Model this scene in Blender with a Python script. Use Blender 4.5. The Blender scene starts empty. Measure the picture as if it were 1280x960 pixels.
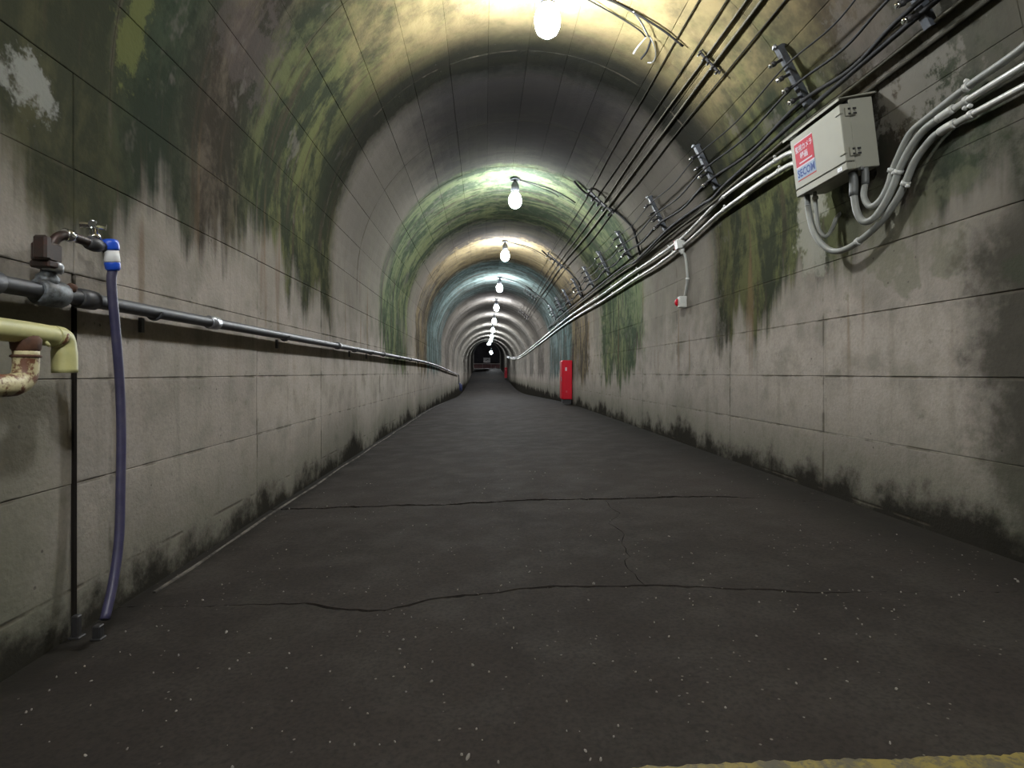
import bpy, bmesh, math, random
from mathutils import Vector, Matrix, Euler
random.seed(7)
sc = bpy.context.scene
C = sc.collection
PI = math.pi

# ------------------------------------------------------------------ camera, world, exposure
cam_d = bpy.data.cameras.new('camera')
cam_d.sensor_width = 36.0
cam_d.lens = 700 * 36.0 / 1280
cam_d.shift_x = 0.00828
cam_d.shift_y = -0.01094
cam_d.clip_start = 0.02
cam_d.clip_end = 300
cam = bpy.data.objects.new('camera', cam_d)
C.objects.link(cam)
cam.location = (0, 0, 0.70)
cam.rotation_euler = (PI / 2, 0, math.radians(-2.0))
sc.camera = cam
world = bpy.data.worlds.new('world')
sc.world = world
world.use_nodes = True
world.node_tree.nodes['Background'].inputs[0].default_value = (0, 0, 0, 1)
world.node_tree.nodes['Background'].inputs[1].default_value = 0
sc.view_settings.view_transform = 'Standard'
sc.view_settings.look = 'None'
sc.view_settings.gamma = 1.0
sc.view_settings.use_curve_mapping = False
sc.view_settings.exposure = 0.0
sc.cycles.use_denoising = True
sc.cycles.max_bounces = 5
sc.cycles.diffuse_bounces = 3
LAMP_POWER = 675.0                      # radiance of the lamp bulbs
LAMP_COLOR = (0.93, 0.97, 1.0)

# ------------------------------------------------------------------ tunnel frame (metres)
XL, XR = -1.173, 1.818                  # wall faces
XC, RAD = 0.3225, 1.4955                # vault axis and radius
ZS = 1.555                              # springing height
YB, YE = -8.0, 64.0                     # back end, far end
DP = [(-20, 0), (10, 0), (13, -.03), (17, -.12), (20.4, -.20), (24, -.28), (28, -.32), (32, -.28),
      (36, -.16), (40, 0.0), (46, .28), (64, 1.2), (90, 2.5)]

def drop(y):                            # how far the floor line dips and climbs
    for i in range(len(DP) - 1):
        if y <= DP[i + 1][0]:
            (x0, a), (x1, b) = DP[i], DP[i + 1]
            def m(k):
                k = max(1, min(len(DP) - 2, k))
                return (DP[k + 1][1] - DP[k - 1][1]) / (DP[k + 1][0] - DP[k - 1][0])
            h = x1 - x0
            t = (y - x0) / h
            return ((2*t**3 - 3*t**2 + 1) * a + (t**3 - 2*t**2 + t) * h * m(i)
                    + (-2*t**3 + 3*t**2) * b + (t**3 - t**2) * h * m(i + 1))
    return DP[-1][1]

def slope(y):
    return (drop(y + .1) - drop(y - .1)) / .2

def floor_z(x, y=0.0):
    return 0.11 * (x - XC) / (XR - XL) + drop(y)

def vault(phi_deg, y, off=0.0):         # a point on the vault, off = distance in front of the concrete
    p = math.radians(phi_deg)
    return Vector((XC + (RAD - off) * math.cos(p), y, ZS + (RAD - off) * math.sin(p) + drop(y)))

# ------------------------------------------------------------------ shader helpers
class Sh:
    def __init__(self, name):
        self.m = bpy.data.materials.new(name)
        self.m.use_nodes = True
        self.t = self.m.node_tree
        self.b = self.t.nodes['Principled BSDF']
        self._pos = None
    def put(self, v, sock):
        if isinstance(v, V):
            self.t.links.new(v.s, sock)
        elif isinstance(v, (tuple, list)):
            sock.default_value = tuple(v) + ((1.0,) if len(v) == 3 and sock.type == 'RGBA' else ())
        else:
            sock.default_value = v
    def node(self, typ, **kw):
        n = self.t.nodes.new(typ)
        for k, v in kw.items():
            setattr(n, k, v)
        return n
    def math(self, op, a, b=0.0, c=None, clamp=False):
        n = self.node('ShaderNodeMath', operation=op, use_clamp=clamp)
        self.put(a, n.inputs[0]); self.put(b, n.inputs[1])
        if c is not None: self.put(c, n.inputs[2])
        return V(self, n.outputs[0])
    def pos(self):
        if self._pos is None:
            g = self.node('ShaderNodeNewGeometry')
            s = self.node('ShaderNodeSeparateXYZ')
            self.t.links.new(g.outputs['Position'], s.inputs[0])
            self._pos = (V(self, g.outputs['Position']), V(self, s.outputs[0]), V(self, s.outputs[1]), V(self, s.outputs[2]))
        return self._pos
    def objpos(self):
        g = self.node('ShaderNodeTexCoord')
        return V(self, g.outputs['Object'])
    def vec(self, x, y, z):
        n = self.node('ShaderNodeCombineXYZ')
        for i, v in enumerate((x, y, z)): self.put(v, n.inputs[i])
        return V(self, n.outputs[0])
    def noise(self, v, scale=1.0, detail=3.0, rough=.55, dist=0.0):
        n = self.node('ShaderNodeTexNoise')
        self.put(v, n.inputs['Vector'])
        n.inputs['Scale'].default_value = scale
        n.inputs['Detail'].default_value = detail
        n.inputs['Roughness'].default_value = rough
        n.inputs['Distortion'].default_value = dist
        return V(self, n.outputs[0])
    def voro(self, v, scale, feat='F1', out='Distance'):
        n = self.node('ShaderNodeTexVoronoi', feature=feat)
        self.put(v, n.inputs['Vector'])
        n.inputs['Scale'].default_value = scale
        return V(self, n.outputs[out])
    def step(self, v, a, b, lo=0.0, hi=1.0):
        n = self.node('ShaderNodeMapRange', interpolation_type='SMOOTHSTEP')
        self.put(v, n.inputs[0]); self.put(a, n.inputs[1]); self.put(b, n.inputs[2])
        n.inputs[3].default_value = lo; n.inputs[4].default_value = hi
        return V(self, n.outputs[0])
    def mix(self, f, a, b, blend='MIX'):
        n = self.node('ShaderNodeMix', data_type='RGBA', blend_type=blend)
        self.put(f, n.inputs[0]); self.put(a, n.inputs[6]); self.put(b, n.inputs[7])
        return V(self, n.outputs[2])
    def ramp(self, f, stops, interp='LINEAR'):
        n = self.node('ShaderNodeValToRGB')
        r = n.color_ramp
        r.interpolation = interp
        while len(r.elements) < len(stops): r.elements.new(0.5)
        for e, (p, c) in zip(r.elements, stops):
            e.position = p
            e.color = (c, c, c, 1) if isinstance(c, (int, float)) else tuple(c) + (1,)
        self.put(f, n.inputs[0])
        return V(self, n.outputs[0])
    def rnd(self):
        return V(self, self.node('ShaderNodeObjectInfo').outputs['Random'])
    def bump(self, h, strength=.3, dist=.01):
        n = self.node('ShaderNodeBump')
        n.inputs['Strength'].default_value = strength
        n.inputs['Distance'].default_value = dist
        self.put(h, n.inputs['Height'])
        self.t.links.new(n.outputs[0], self.b.inputs['Normal'])
    def out(self, col, rough=.8, metal=0.0, spec=.5):
        self.put(col, self.b.inputs['Base Color'])
        self.put(rough, self.b.inputs['Roughness'])
        self.put(metal, self.b.inputs['Metallic'])
        self.b.inputs['Specular IOR Level'].default_value = spec
        return self.m

class V:
    def __init__(self, sh, s): self.sh, self.s = sh, s
    def __add__(self, o): return self.sh.math('ADD', self, o)
    __radd__ = __add__
    def __sub__(self, o): return self.sh.math('SUBTRACT', self, o)
    def __rsub__(self, o): return self.sh.math('SUBTRACT', o, self)
    def __mul__(self, o): return self.sh.math('MULTIPLY', self, o)
    __rmul__ = __mul__
    def __truediv__(self, o): return self.sh.math('DIVIDE', self, o)

def concrete_lining():
    s = Sh('stained_concrete_lining')
    P, x, y, z = s.pos()
    dz = z - ZS
    hgt = s.math('MINIMUM', z, ZS) + s.math('ARCSINE', s.math('MULTIPLY', dz, 1 / RAD, clamp=True)) * RAD
    side = s.math('SIGN', x - XC)
    right = s.step(x, XC - .05, XC + .05)
    w = side * (3.905 - hgt)
    st1 = s.noise(s.vec(y * 2.1, w * .3, 0), 1, 3, .6)
    st2 = s.noise(s.vec(y * 11.0, w * .8, 4), 1, 3, .65)
    st3 = s.noise(s.vec(y * 3.6, w * 1.25, 11), 1, 5, .68, .6)
    big = s.noise(s.vec(y * .8, w * .8, 7), 1, 2)
    pat = s.noise(P, 5.0, 4, .62)
    fine = s.noise(P, 13, 4, .72)
    grain = s.noise(P, 70, 2, .6)
    # clean, slightly pinkish concrete
    col = s.mix(s.step(big, .3, .7), (.385, .342, .300), (.305, .272, .240))
    col = s.mix(s.step(pat, .40, .75, 0, .8), col, (.205, .190, .160))
    col = s.mix(s.step(grain, .3, .8, 0, .30), col, (.16, .15, .13))
    col = s.mix(s.step(st2, .54, .74, 0, .35), col, (.165, .150, .120))
    col = s.mix(s.step(fine, .60, .72, 0, .45), col, (.13, .12, .095))
    col = s.mix(s.step(hgt + (st1 - .5) * .6 + (pat - .5) * .5, 1.05, 2.1, 0, .90), col, (.058, .052, .050))  # darker up the vault: dirt film, with shade put into its colour
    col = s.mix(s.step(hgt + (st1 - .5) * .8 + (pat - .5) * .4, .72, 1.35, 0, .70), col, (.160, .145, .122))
    col = s.mix(s.step(hgt + (pat - .5) * .5, 2.5, 3.3, 0, .8), col, (.026, .025, .029))  # crown darker still, its shade painted into the colour
    # stains and algae that grow in bands down from the crown
    yy = (y + (pat - .5) * (.20 + s.step(y, 6.5, 8.0, 0, .55)) + (fine - .5) * (.10 + s.step(y, 6.5, 8.0, 0, .35))) * (1 / 32)
    q = lambda v: v / 32
    inten = s.ramp(yy, [(q(0), .94), (q(4.34), .97), (q(4.40), .10), (q(6.32), .12), (q(6.40), .97), (q(8.5), .95), (q(8.7), .2),
                        (q(9.6), .2), (q(9.70), .95), (q(11.5), .95), (q(15.2), .9), (q(15.6), .35), (q(16.8), .35), (q(17), .8),
                        (q(18.6), .8), (q(18.8), .3), (q(20.3), .3), (q(20.5), .8), (q(22), .8), (q(22.3), .35), (q(23.8), .35), (q(24), .8), (q(26), .5)])
    dark = s.ramp(yy, [(q(1.2), (.018, .020, .011)), (q(1.75), (.018, .021, .012)), (q(1.95), (.010, .017, .011)), (q(2.2), (.012, .018, .012)), (q(2.35), (.024, .018, .014)), (q(2.6), (.016, .014, .011)), (q(2.8), (.014, .020, .012)), (q(4.4), (.015, .018, .010)), (q(6.3), (.018, .042, .018)), (q(8.7), (.024, .050, .018)),
                       (q(9.6), (.032, .025, .013)), (q(11.4), (.036, .028, .016)), (q(11.7), (.024, .050, .048)), (q(15.2), (.035, .060, .057)),
                       (q(15.8), (.035, .03, .027)), (q(30), (.05, .052, .048))])
    lite = s.ramp(yy, [(q(1.2), (.046, .044, .021)), (q(1.75), (.042, .042, .020)), (q(1.95), (.022, .034, .020)), (q(2.2), (.026, .034, .020)), (q(2.35), (.070, .056, .042)), (q(2.6), (.064, .052, .038)), (q(2.8), (.058, .064, .028)), (q(3.4), (.070, .076, .028)), (q(4.2), (.052, .052, .022)), (q(4.4), (.045, .042, .020)), (q(6.3), (.105, .140, .062)), (q(8.7), (.155, .18, .07)),
                       (q(9.6), (.17, .125, .06)), (q(11.4), (.17, .135, .07)), (q(11.7), (.115, .190, .190)), (q(15.2), (.15, .21, .21)),
                       (q(15.8), (.13, .115, .10)), (q(30), (.17, .175, .16))])
    scol = s.mix(s.step(st3 + (fine - .5) * .35, .42, .62), dark, lite)
    scol = s.mix(s.step(st2 + (big - .5) * .3, .55, .64, 0, .7), scol, (.034, .025, .017))
    scol = s.mix(s.step(st1 + (pat - .5) * .5 + (st2 - .5) * .3, .60, .70, 0, .75) * s.step(y, 6.4, 6.2), scol, (.011, .015, .010))
    grey = s.noise(s.vec(y * 2.2, w * 1.5, 31), 1, 5, .72)
    scol = s.mix(s.step(grey, .585, .66, 0, .7) * s.step(y, 1.5, 2.2, .3, 1), scol, (.085, .077, .066))
    # ochre bloom close round the lamps at the crown
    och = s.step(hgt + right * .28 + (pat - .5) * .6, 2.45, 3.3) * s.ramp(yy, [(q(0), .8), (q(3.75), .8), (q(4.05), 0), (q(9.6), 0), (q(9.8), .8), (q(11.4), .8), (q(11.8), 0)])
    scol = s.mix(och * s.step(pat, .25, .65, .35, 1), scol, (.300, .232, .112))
    # black rim of the nearest bands
    scol = s.mix(s.step(y, 6.38, 6.30, 0, .045), scol, (.26, .26, .20))
    scol = s.mix(s.step(y, 6.30, 6.45, 0, .25) + s.step(fine, .45, .65, 0, .20) * s.step(y, 6.30, 6.45), scol, (.115, .108, .098))
    rim = s.ramp(yy, [(q(3.55), 0), (q(4.0), .88), (q(4.36), .94), (q(4.40), 0), (q(8.1), 0), (q(8.5), .6), (q(8.7), 0), (q(11.2), 0), (q(11.5), .6), (q(11.7), 0)]) * s.step(hgt, 1.5, 2.6)
    scol = s.mix(rim, scol, (.014, .014, .012))
    lim = 1.22 + (st1 - .5) * 1.5 + (st2 - .5) * .5 + (pat - .5) * .3 - right * (s.step(y, 2.8, 3.3) * .16) - s.step(y, 3.6, 4.3) * .20 - s.step(y, 1.9, 1.6) * .17 - s.step(y, 6.3, 7.5) * .32
    low = s.step(hgt - lim, -.08, .16)
    patchy = s.step(big + right * .02 - s.step(hgt, 2.2, 3.0) * .2 - (fine - .5) * .3, .58, .70, 1, .55)
    low = low * inten * patchy
    col = s.mix(low, col, scol)
    # pale growth, white lime crust and bare patches
    def blob(cy, cw, ry, rw, n):
        a = (y - cy) * (1 / ry); b = (w - cw) * (1 / rw)
        d = s.math('SQRT', a * a + b * b)
        return s.step(d + (n - .5) * 3.2 + (pat - .5) * 1.6, .55, 1.05, 1, 0)
    col = s.mix(blob(1.88, -2.10, .09, .19, fine) * .7, col, (.110, .118, .045))
    col = s.mix(blob(1.48, -2.46, .10, .085, fine) * .75, col, (.22, .22, .20))
    col = s.mix(blob(1.85, 2.86, .06, .06, fine) * .4, col, (.05, .17, .06))
    col = s.mix(blob(3.05, 2.36, .14, .32, pat) * .85, col, (.23, .225, .190))
    col = s.mix(blob(2.26, 2.02, .24, .16, fine) * .75, col, (.170, .160, .138))
    col = s.mix(blob(2.36, 1.70, .32, .17, fine) * .5, col, (.125, .112, .098))
    col = s.mix(blob(2.55, -1.72, .30, .22, fine) * .42, col, (.085, .070, .064))
    col = s.mix(blob(2.40, 2.58, .36, .22, pat) * .55, col, (.110, .112, .075))
    # rust coloured runs
    rust = s.step(s.noise(s.vec(y * 7, w * .5, 23), 1, 2, .6), .62, .72, 0, .55) * s.step(hgt, .5, 1.0) * s.step(hgt, 2.0, 1.5)
    col = s.mix(rust, col, (.13, .085, .05))
    # dark damp stretch close by on the right, dark growth along the foot of both walls
    damp = s.step(y + (pat - .5) * .45 + (fine - .5) * .2 + s.math('ABSOLUTE', z - .80) * .12, 1.93, 2.14, 1, 0) * right * s.step(z, 1.45, 1.15)
    col = s.mix(damp * .88, col, (.040, .038, .030))
    dampl = s.step(y + (pat - .5) * .6, 1.45, 1.75, .62, 0) * (1 - right) * s.step(z, 1.0, .8)
    col = s.mix(dampl, col, (.115, .115, .080))
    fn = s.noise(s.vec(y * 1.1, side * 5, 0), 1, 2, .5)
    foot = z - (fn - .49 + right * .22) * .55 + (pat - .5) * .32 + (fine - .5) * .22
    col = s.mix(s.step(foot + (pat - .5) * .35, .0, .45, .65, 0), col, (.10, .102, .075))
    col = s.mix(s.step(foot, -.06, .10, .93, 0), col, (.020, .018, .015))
    # grime in the joints
    fy = s.math('ABSOLUTE', s.math('FRACT', (y - 6.36) / 1.14 + 20.5) - .5) * 1.14
    fz = s.math('ABSOLUTE', s.math('FRACT', (z - .08) / .30 + 20.5) - .5) * .30
    jl = s.math('MAXIMUM', s.step(fy, .002, .016, 1, 0), s.step(fz, .001, .009, 1, 0) * s.step(z, 1.4, 1.2))
    jm = jl * s.step(pat, .46, .62) * .65
    col = s.mix(jm, col, (.075, .065, .05))
    pits = s.step(s.voro(P, 16), .05, .10, 1, 0) * s.step(fine, .5, .6) * .7
    col = s.mix(pits, col, (.05, .045, .04))
    # each cast panel is a touch lighter or darker
    col = s.mix(1.0, col, s.ramp(s.rnd(), [(0, .90), (1, 1.0)]), 'MULTIPLY')
    s.bump(pat * .6 + grain * .25 + fine * .5 - jm * .6, .5, .012)
    return s.out(col, s.step(low, 0, 1, .95, .85), 0, 0.0)

def floor_mat():
    s = Sh('worn_dark_concrete_floor')
    P, x, y, z = s.pos()
    big = s.noise(s.vec(x * .9, y * .5, 0), 1, 4, .6)
    pat = s.noise(P, 4.0, 5, .65)
    grain = s.noise(P, 90, 3, .6)
    col = s.mix(s.step(big, .3, .72), (.037, .031, .027), (.027, .023, .020))
    col = s.mix(s.step(pat, .40, .75, 0, .7), col, (.046, .041, .035))
    col = s.mix(s.step(grain, .35, .8, 0, .6), col, (.016, .0145, .0135))
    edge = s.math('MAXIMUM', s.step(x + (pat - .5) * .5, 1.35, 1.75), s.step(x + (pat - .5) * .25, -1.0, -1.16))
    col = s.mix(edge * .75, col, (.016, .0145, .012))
    spk = s.step(s.voro(P, 34), .07, .12, 1, 0) * s.step(s.noise(P, 6, 2), .5, .62)
    col = s.mix(spk * .5, col, (.24, .22, .19))
    s.bump(grain * .4 + pat * .6, .35, .006)
    return s.out(col, s.step(pat, .3, .7, .92, .82), 0, .04)

def simple(name, c, rough=.5, metal=0.0, var=.15, scale=18, c2=None, lim=(.45, .7), bump=0.0, spec=.5):
    s = Sh(name)
    P = s.objpos()
    n = s.noise(P, scale, 4, .6)
    k = tuple(v * (1 - var) for v in c)
    col = s.mix(s.step(n, .3, .7), c, k)
    if c2: col = s.mix(s.step(s.noise(P, scale * .7, 5, .7), *lim), col, c2)
    if bump: s.bump(n, bump, .003)
    return s.out(col, rough, metal, spec)

M = {}
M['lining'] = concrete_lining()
M['floor'] = floor_mat()
M['gap'] = simple('dark_joint_dirt', (.016, .014, .012), .95, spec=0.0)
M['gutter'] = simple('pale_slab_edge', (.15, .135, .115), .95, c2=(.05, .045, .04), scale=9, lim=(.40, .6), spec=.1)
M['grit'] = simple('pale_stone_chips', (.24, .22, .19), .9)
M['steel'] = simple('dark_grey_galvanised_pipe', (.048, .049, .053), .50, .2, c2=(.035, .030, .027), scale=26)
M['steel_light'] = simple('bare_zinc', (.36, .37, .39), .33, .85, scale=40)
M['chrome'] = simple('chrome', (.75, .76, .78), .12, 1.0, var=.02)
M['brass_dull'] = simple('tarnished_brown_brass', (.038, .027, .022), .45, .3, c2=(.060, .026, .02), scale=60)
M['lime'] = simple('lime_crusted_metal', (.15, .165, .175), .5, .2, c2=(.06, .06, .06), lim=(.40, .6), scale=60)
M['rust'] = simple('flaking_rust', (.085, .036, .018), .85, c2=(.045, .022, .014), scale=45, bump=.6)
M['yellow'] = simple('chipped_yellow_paint', (.46, .44, .20), .42, c2=(.36, .35, .165), scale=22, spec=.35)
M['yellow_rust'] = simple('yellow_paint_over_rust', (.50, .44, .25), .5, c2=(.13, .05, .022), lim=(.46, .56), scale=38, bump=.5)
M['hose'] = simple('purple_blue_rubber', (.046, .042, .092), .45, var=.25, scale=30, c2=(.058, .053, .09))
M['hose_dark'] = simple('dark_inside_of_hose', (.01, .01, .014), .8)
M['blue'] = simple('blue_plastic', (.015, .075, .50), .35, var=.1)
M['white_pl'] = simple('white_plastic', (.58, .58, .57), .45, var=.08)
M['cabinet'] = simple('beige_enamelled_steel', (.262, .256, .208), .5, var=.06, scale=7, c2=(.22, .215, .172), lim=(.55, .8), spec=.3)
M['seam'] = simple('black_seam', (.015, .014, .012), .8)
M['conduit'] = simple('pale_plastic_conduit', (.42, .42, .39), .28, var=.1, scale=14, c2=(.28, .28, .25), lim=(.55, .8))
M['flex'] = simple('grey_flexible_conduit', (.215, .22, .20), .45, var=.12, scale=20, spec=.35)
M['flex_dark'] = simple('dark_grey_sleeve', (.10, .105, .10), .5)
M['black'] = simple('black_cable_sheath', (.014, .014, .014), .7, spec=.2)
M['cable_grey'] = simple('dusty_grey_cable', (.10, .094, .072), .85, spec=.1)
M['cable_brown'] = simple('dusty_brown_cable', (.040, .037, .028), .9, spec=.1)
M['rack'] = simple('dull_steel_angle', (.10, .11, .125), .42, .6, c2=(.05, .042, .04), scale=30)
M['rack_dark'] = simple('blackened_steel', (.030, .028, .028), .55, .3)
M['red'] = simple('signal_red_enamel', (.44, .004, .016), .5, var=.1, scale=5, spec=.25)
M['red_dull'] = simple('dull_red_plastic', (.36, .03, .045), .45)
M['sticker_red'] = simple('sticker_red', (.33, .003, .018), .5, var=.03, spec=.2)
M['sticker_white'] = simple('sticker_white', (.74, .74, .76), .4, var=.03)
M['sticker_pink'] = simple('sticker_pale_print', (.47, .39, .43), .5, var=.03, spec=.2)
M['sticker_blue'] = simple('sticker_blue', (.022, .05, .18), .5, var=.03, spec=.2)
M['sticker_pale_blue'] = simple('sticker_pale_blue', (.21, .27, .36), .5, var=.03, spec=.2)
M['lampbase'] = simple('grey_lamp_holder', (.06, .065, .075), .45)
M['rock'] = simple('dark_rock', (.05, .046, .05), .95, var=.5, scale=.8, bump=.8)
M['barrier_white'] = simple('pinkish_white_rail_paint', (.60, .50, .48), .5)
M['barrier_red'] = simple('dull_red_board_paint', (.20, .05, .05), .5)
M['navy'] = simple('navy_rubber', (.02, .03, .10), .45)
s_ = Sh('worn_yellow_road_paint')
P_ = s_.pos()[0]
c_ = s_.mix(s_.step(s_.noise(P_, 20, 5, .72), .40, .60), (.185, .140, .026), (.07, .06, .035))
M['road_yellow'] = s_.out(s_.mix(s_.step(s_.noise(P_, 90, 3), .5, .7, 0, .7), c_, (.05, .045, .035)), .7)
M['road_yellow'].name = 'worn_yellow_road_paint'
s_ = Sh('lit_bulb')
s_.b.inputs['Base Color'].default_value = (.9, .9, .9, 1)
s_.b.inputs['Emission Color'].default_value = LAMP_COLOR + (1,)
s_.b.inputs['Emission Strength'].default_value = LAMP_POWER
M['bulb'] = s_.m

# ------------------------------------------------------------------ mesh helpers
def link(name, me, mat=None, parent=None, smooth=False):
    if mat is not None and not me.materials:
        me.materials.append(M[mat])
    if smooth:
        for p in me.polygons: p.use_smooth = True
    o = bpy.data.objects.new(name, me)
    C.objects.link(o)
    if parent is not None: o.parent = parent
    return o

def from_bm(name, bm, mat, parent=None, smooth=False):
    bmesh.ops.recalc_face_normals(bm, faces=bm.faces[:])
    me = bpy.data.meshes.new(name)
    bm.to_mesh(me); bm.free()
    return link(name, me, mat, parent, smooth)

def from_py(name, v, f, mat, parent=None, smooth=False, fix=True):
    bm = bmesh.new()
    vs = [bm.verts.new(p) for p in v]
    for q in f:
        try: bm.faces.new([vs[i] for i in q])
        except ValueError: pass
    if fix: bmesh.ops.recalc_face_normals(bm, faces=bm.faces[:])
    me = bpy.data.meshes.new(name)
    bm.to_mesh(me); bm.free()
    return link(name, me, mat, parent, smooth)

def tag(o, label=None, cat=None, group=None, kind=None):
    if label: o['label'] = label
    if cat: o['category'] = cat
    if group: o['group'] = group
    if kind: o['kind'] = kind
    return o

def thing(name, label, cat, loc=(0, 0, 0), group=None):
    o = bpy.data.objects.new(name, None)
    o.empty_display_size = .05
    C.objects.link(o)
    o.location = loc
    bpy.context.view_layer.update()
    return tag(o, label, cat, group)

def catmull(pts, n=8):
    P = [Vector(p) for p in pts]
    if len(P) < 3: return P
    out = []
    for i in range(len(P) - 1):
        a = P[i - 1] if i else P[0] * 2 - P[1]
        b, c = P[i], P[i + 1]
        d = P[i + 2] if i + 2 < len(P) else P[-1] * 2 - P[-2]
        for k in range(n):
            t = k / n
            out.append(.5 * ((2 * b) + (c - a) * t + (2*a - 5*b + 4*c - d) * t*t + (3*b - a - 3*c + d) * t**3))
    out.append(P[-1])
    return out

def add_tube(bm, pts, r, seg=10, caps=True):
    P = [Vector(p) for p in pts]
    rr = r if isinstance(r, (list, tuple)) else [r] * len(P)
    T = []
    for i in range(len(P)):
        a = P[max(0, i - 1)]; b = P[min(len(P) - 1, i + 1)]
        T.append((b - a).normalized())
    up = Vector((0, 0, 1)) if abs(T[0].z) < .9 else Vector((0, 1, 0))
    u = T[0].cross(up).normalized()
    rings = []
    for i, p in enumerate(P):
        u = (u - T[i] * u.dot(T[i])).normalized()
        v = T[i].cross(u)
        rings.append([bm.verts.new(p + (u * math.cos(2*PI*k/seg) + v * math.sin(2*PI*k/seg)) * rr[i]) for k in range(seg)])
    for a, b in zip(rings, rings[1:]):
        for k in range(seg):
            bm.faces.new((a[k], a[(k+1) % seg], b[(k+1) % seg], b[k]))
    if caps:
        bm.faces.new(rings[0][::-1]); bm.faces.new(rings[-1])

def tube(name, pts, r, mat, parent=None, seg=10, n=8, smooth=True, curve=True, origin=None):
    bm = bmesh.new()
    p = catmull(pts, n) if curve else [Vector(q) for q in pts]
    if origin is not None: p = [q - Vector(origin) for q in p]
    add_tube(bm, p, r, seg)
    o = from_bm(name, bm, mat, parent)
    for f in o.data.polygons:
        if len(f.vertices) == 4 and smooth: f.use_smooth = True
    return o

def add_box(bm, c, s, rot=None, bev=0.0):
    m = Matrix.Translation(Vector(c)) @ (rot.to_4x4() if rot else Matrix()) @ Matrix.Diagonal((s[0], s[1], s[2], 1))
    r = bmesh.ops.create_cube(bm, size=1.0, matrix=m)
    if bev:
        es = list({e for v in r['verts'] for e in v.link_edges})
        bmesh.ops.bevel(bm, geom=es, offset=bev, segments=1, affect='EDGES')

def box(name, c, s, mat, parent=None, rot=None, bev=0.0):
    bm = bmesh.new()
    add_box(bm, c, s, rot, bev)
    return from_bm(name, bm, mat, parent)

def lathe(name, prof, mat, parent=None, seg=16, at=(0, 0, 0), axis=(0, 0, 1)):
    q = Vector((0, 0, 1)).rotation_difference(Vector(axis).normalized()).to_matrix()
    bm = bmesh.new(); rings = []
    for r, h in prof:
        rings.append([bm.verts.new(q @ Vector((max(r, 1e-4) * math.cos(2*PI*k/seg), max(r, 1e-4) * math.sin(2*PI*k/seg), h)) + Vector(at)) for k in range(seg)])
    for a, b in zip(rings, rings[1:]):
        for k in range(seg): bm.faces.new((a[k], a[(k+1) % seg], b[(k+1) % seg], b[k]))
    bm.faces.new(rings[0][::-1]); bm.faces.new(rings[-1])
    o = from_bm(name, bm, mat, parent)
    for f in o.data.polygons:
        if len(f.vertices) == 4: f.use_smooth = True
    return o

def copy_tree(o, parent=None):
    c = o.copy(); C.objects.link(c)
    if parent is not None: c.parent = parent
    for ch in list(o.children): copy_tree(ch, c)
    return c

# ------------------------------------------------------------------ the setting: lining shells
P_END = 20.04                           # single cast panels are modelled up to here
REC = 0.009
ys = sorted(set([YB, 0.52, 0.5201, P_END, P_END + .0001] + [YB + .0 + i for i in range(0, 73)] + [YE]))
def recess(y): return REC if 0.52 < y <= P_END else 0.0

def sweep(name, prof, mat, thick):
    """prof(y) gives the inner outline at y; the shell gets an outer skin thick behind it."""
    v, f = [], []
    n = None
    for y in ys:
        a, b = prof(y)
        n = len(a)
        v += a + b
    w = 2 * n
    for i in range(len(ys) - 1):
        for k in range(n - 1):
            p, q = i * w + k, (i + 1) * w + k
            f.append((p, p + 1, q + 1, q))
            f.append((p + n, q + n, q + n + 1, p + n + 1))
        for k in (0, n - 1):
            p, q = i * w + k, (i + 1) * w + k
            f.append((p, q, q + n, p + n))
    for i in (0, len(ys) - 1):
        for k in range(n - 1):
            p = i * w + k
            f.append((p, p + 1, p + 1 + n, p + n))
    return from_py(name, v, f, mat)

def wall_prof(x, sgn):
    def g(y):
        d = drop(y); e = recess(y)
        zz = (-.18, .08, .38, .68, .98, 1.28, ZS)
        return [(x + sgn * e, y, z + d) for z in zz], [(x + sgn * .3, y, z + d) for z in zz]
    return g
NV = 32
def vault_prof(y):
    e = recess(y)
    a = [tuple(vault(180 * k / NV, y, -e)) for k in range(NV + 1)]
    b = [tuple(vault(180 * k / NV, y, -.3)) for k in range(NV + 1)]
    return a, b
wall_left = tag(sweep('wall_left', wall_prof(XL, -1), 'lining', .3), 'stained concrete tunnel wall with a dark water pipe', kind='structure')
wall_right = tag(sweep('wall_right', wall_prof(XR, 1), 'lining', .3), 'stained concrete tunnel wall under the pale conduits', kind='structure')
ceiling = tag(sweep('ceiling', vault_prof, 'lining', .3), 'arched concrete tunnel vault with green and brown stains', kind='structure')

# ------------------------------------------------------------------ cast panels, one object each
def slab_panel(pts_fn, nu, gap, ch, jit):
    """a chamfered plate: pts_fn(u, v, depth) -> point; u along the tunnel 0..1, v across 0..1"""
    v, f = [], []
    for lvl in range(3):
        for (iu, iv) in ring_idx(nu):
            uu, vv = iu, iv / nu
            v.append(pts_fn(uu, vv, lvl, gap, ch, jit))
    n = len(ring_idx(nu))
    for l in range(2):
        for k in range(n):
            f.append((l*n + k, l*n + (k+1) % n, (l+1)*n + (k+1) % n, (l+1)*n + k))
    for k in range(nu):                 # top face strips
        f.append((2*n + k, 2*n + k + 1, 2*n + (2*nu + 1 - k - 1), 2*n + (2*nu + 1 - k)))
    return v, f

def ring_idx(nu):                       # outline walk: up the u=0 side, back down the u=1 side
    return [(0, k) for k in range(nu + 1)] + [(1, k) for k in range(nu, -1, -1)]

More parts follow.
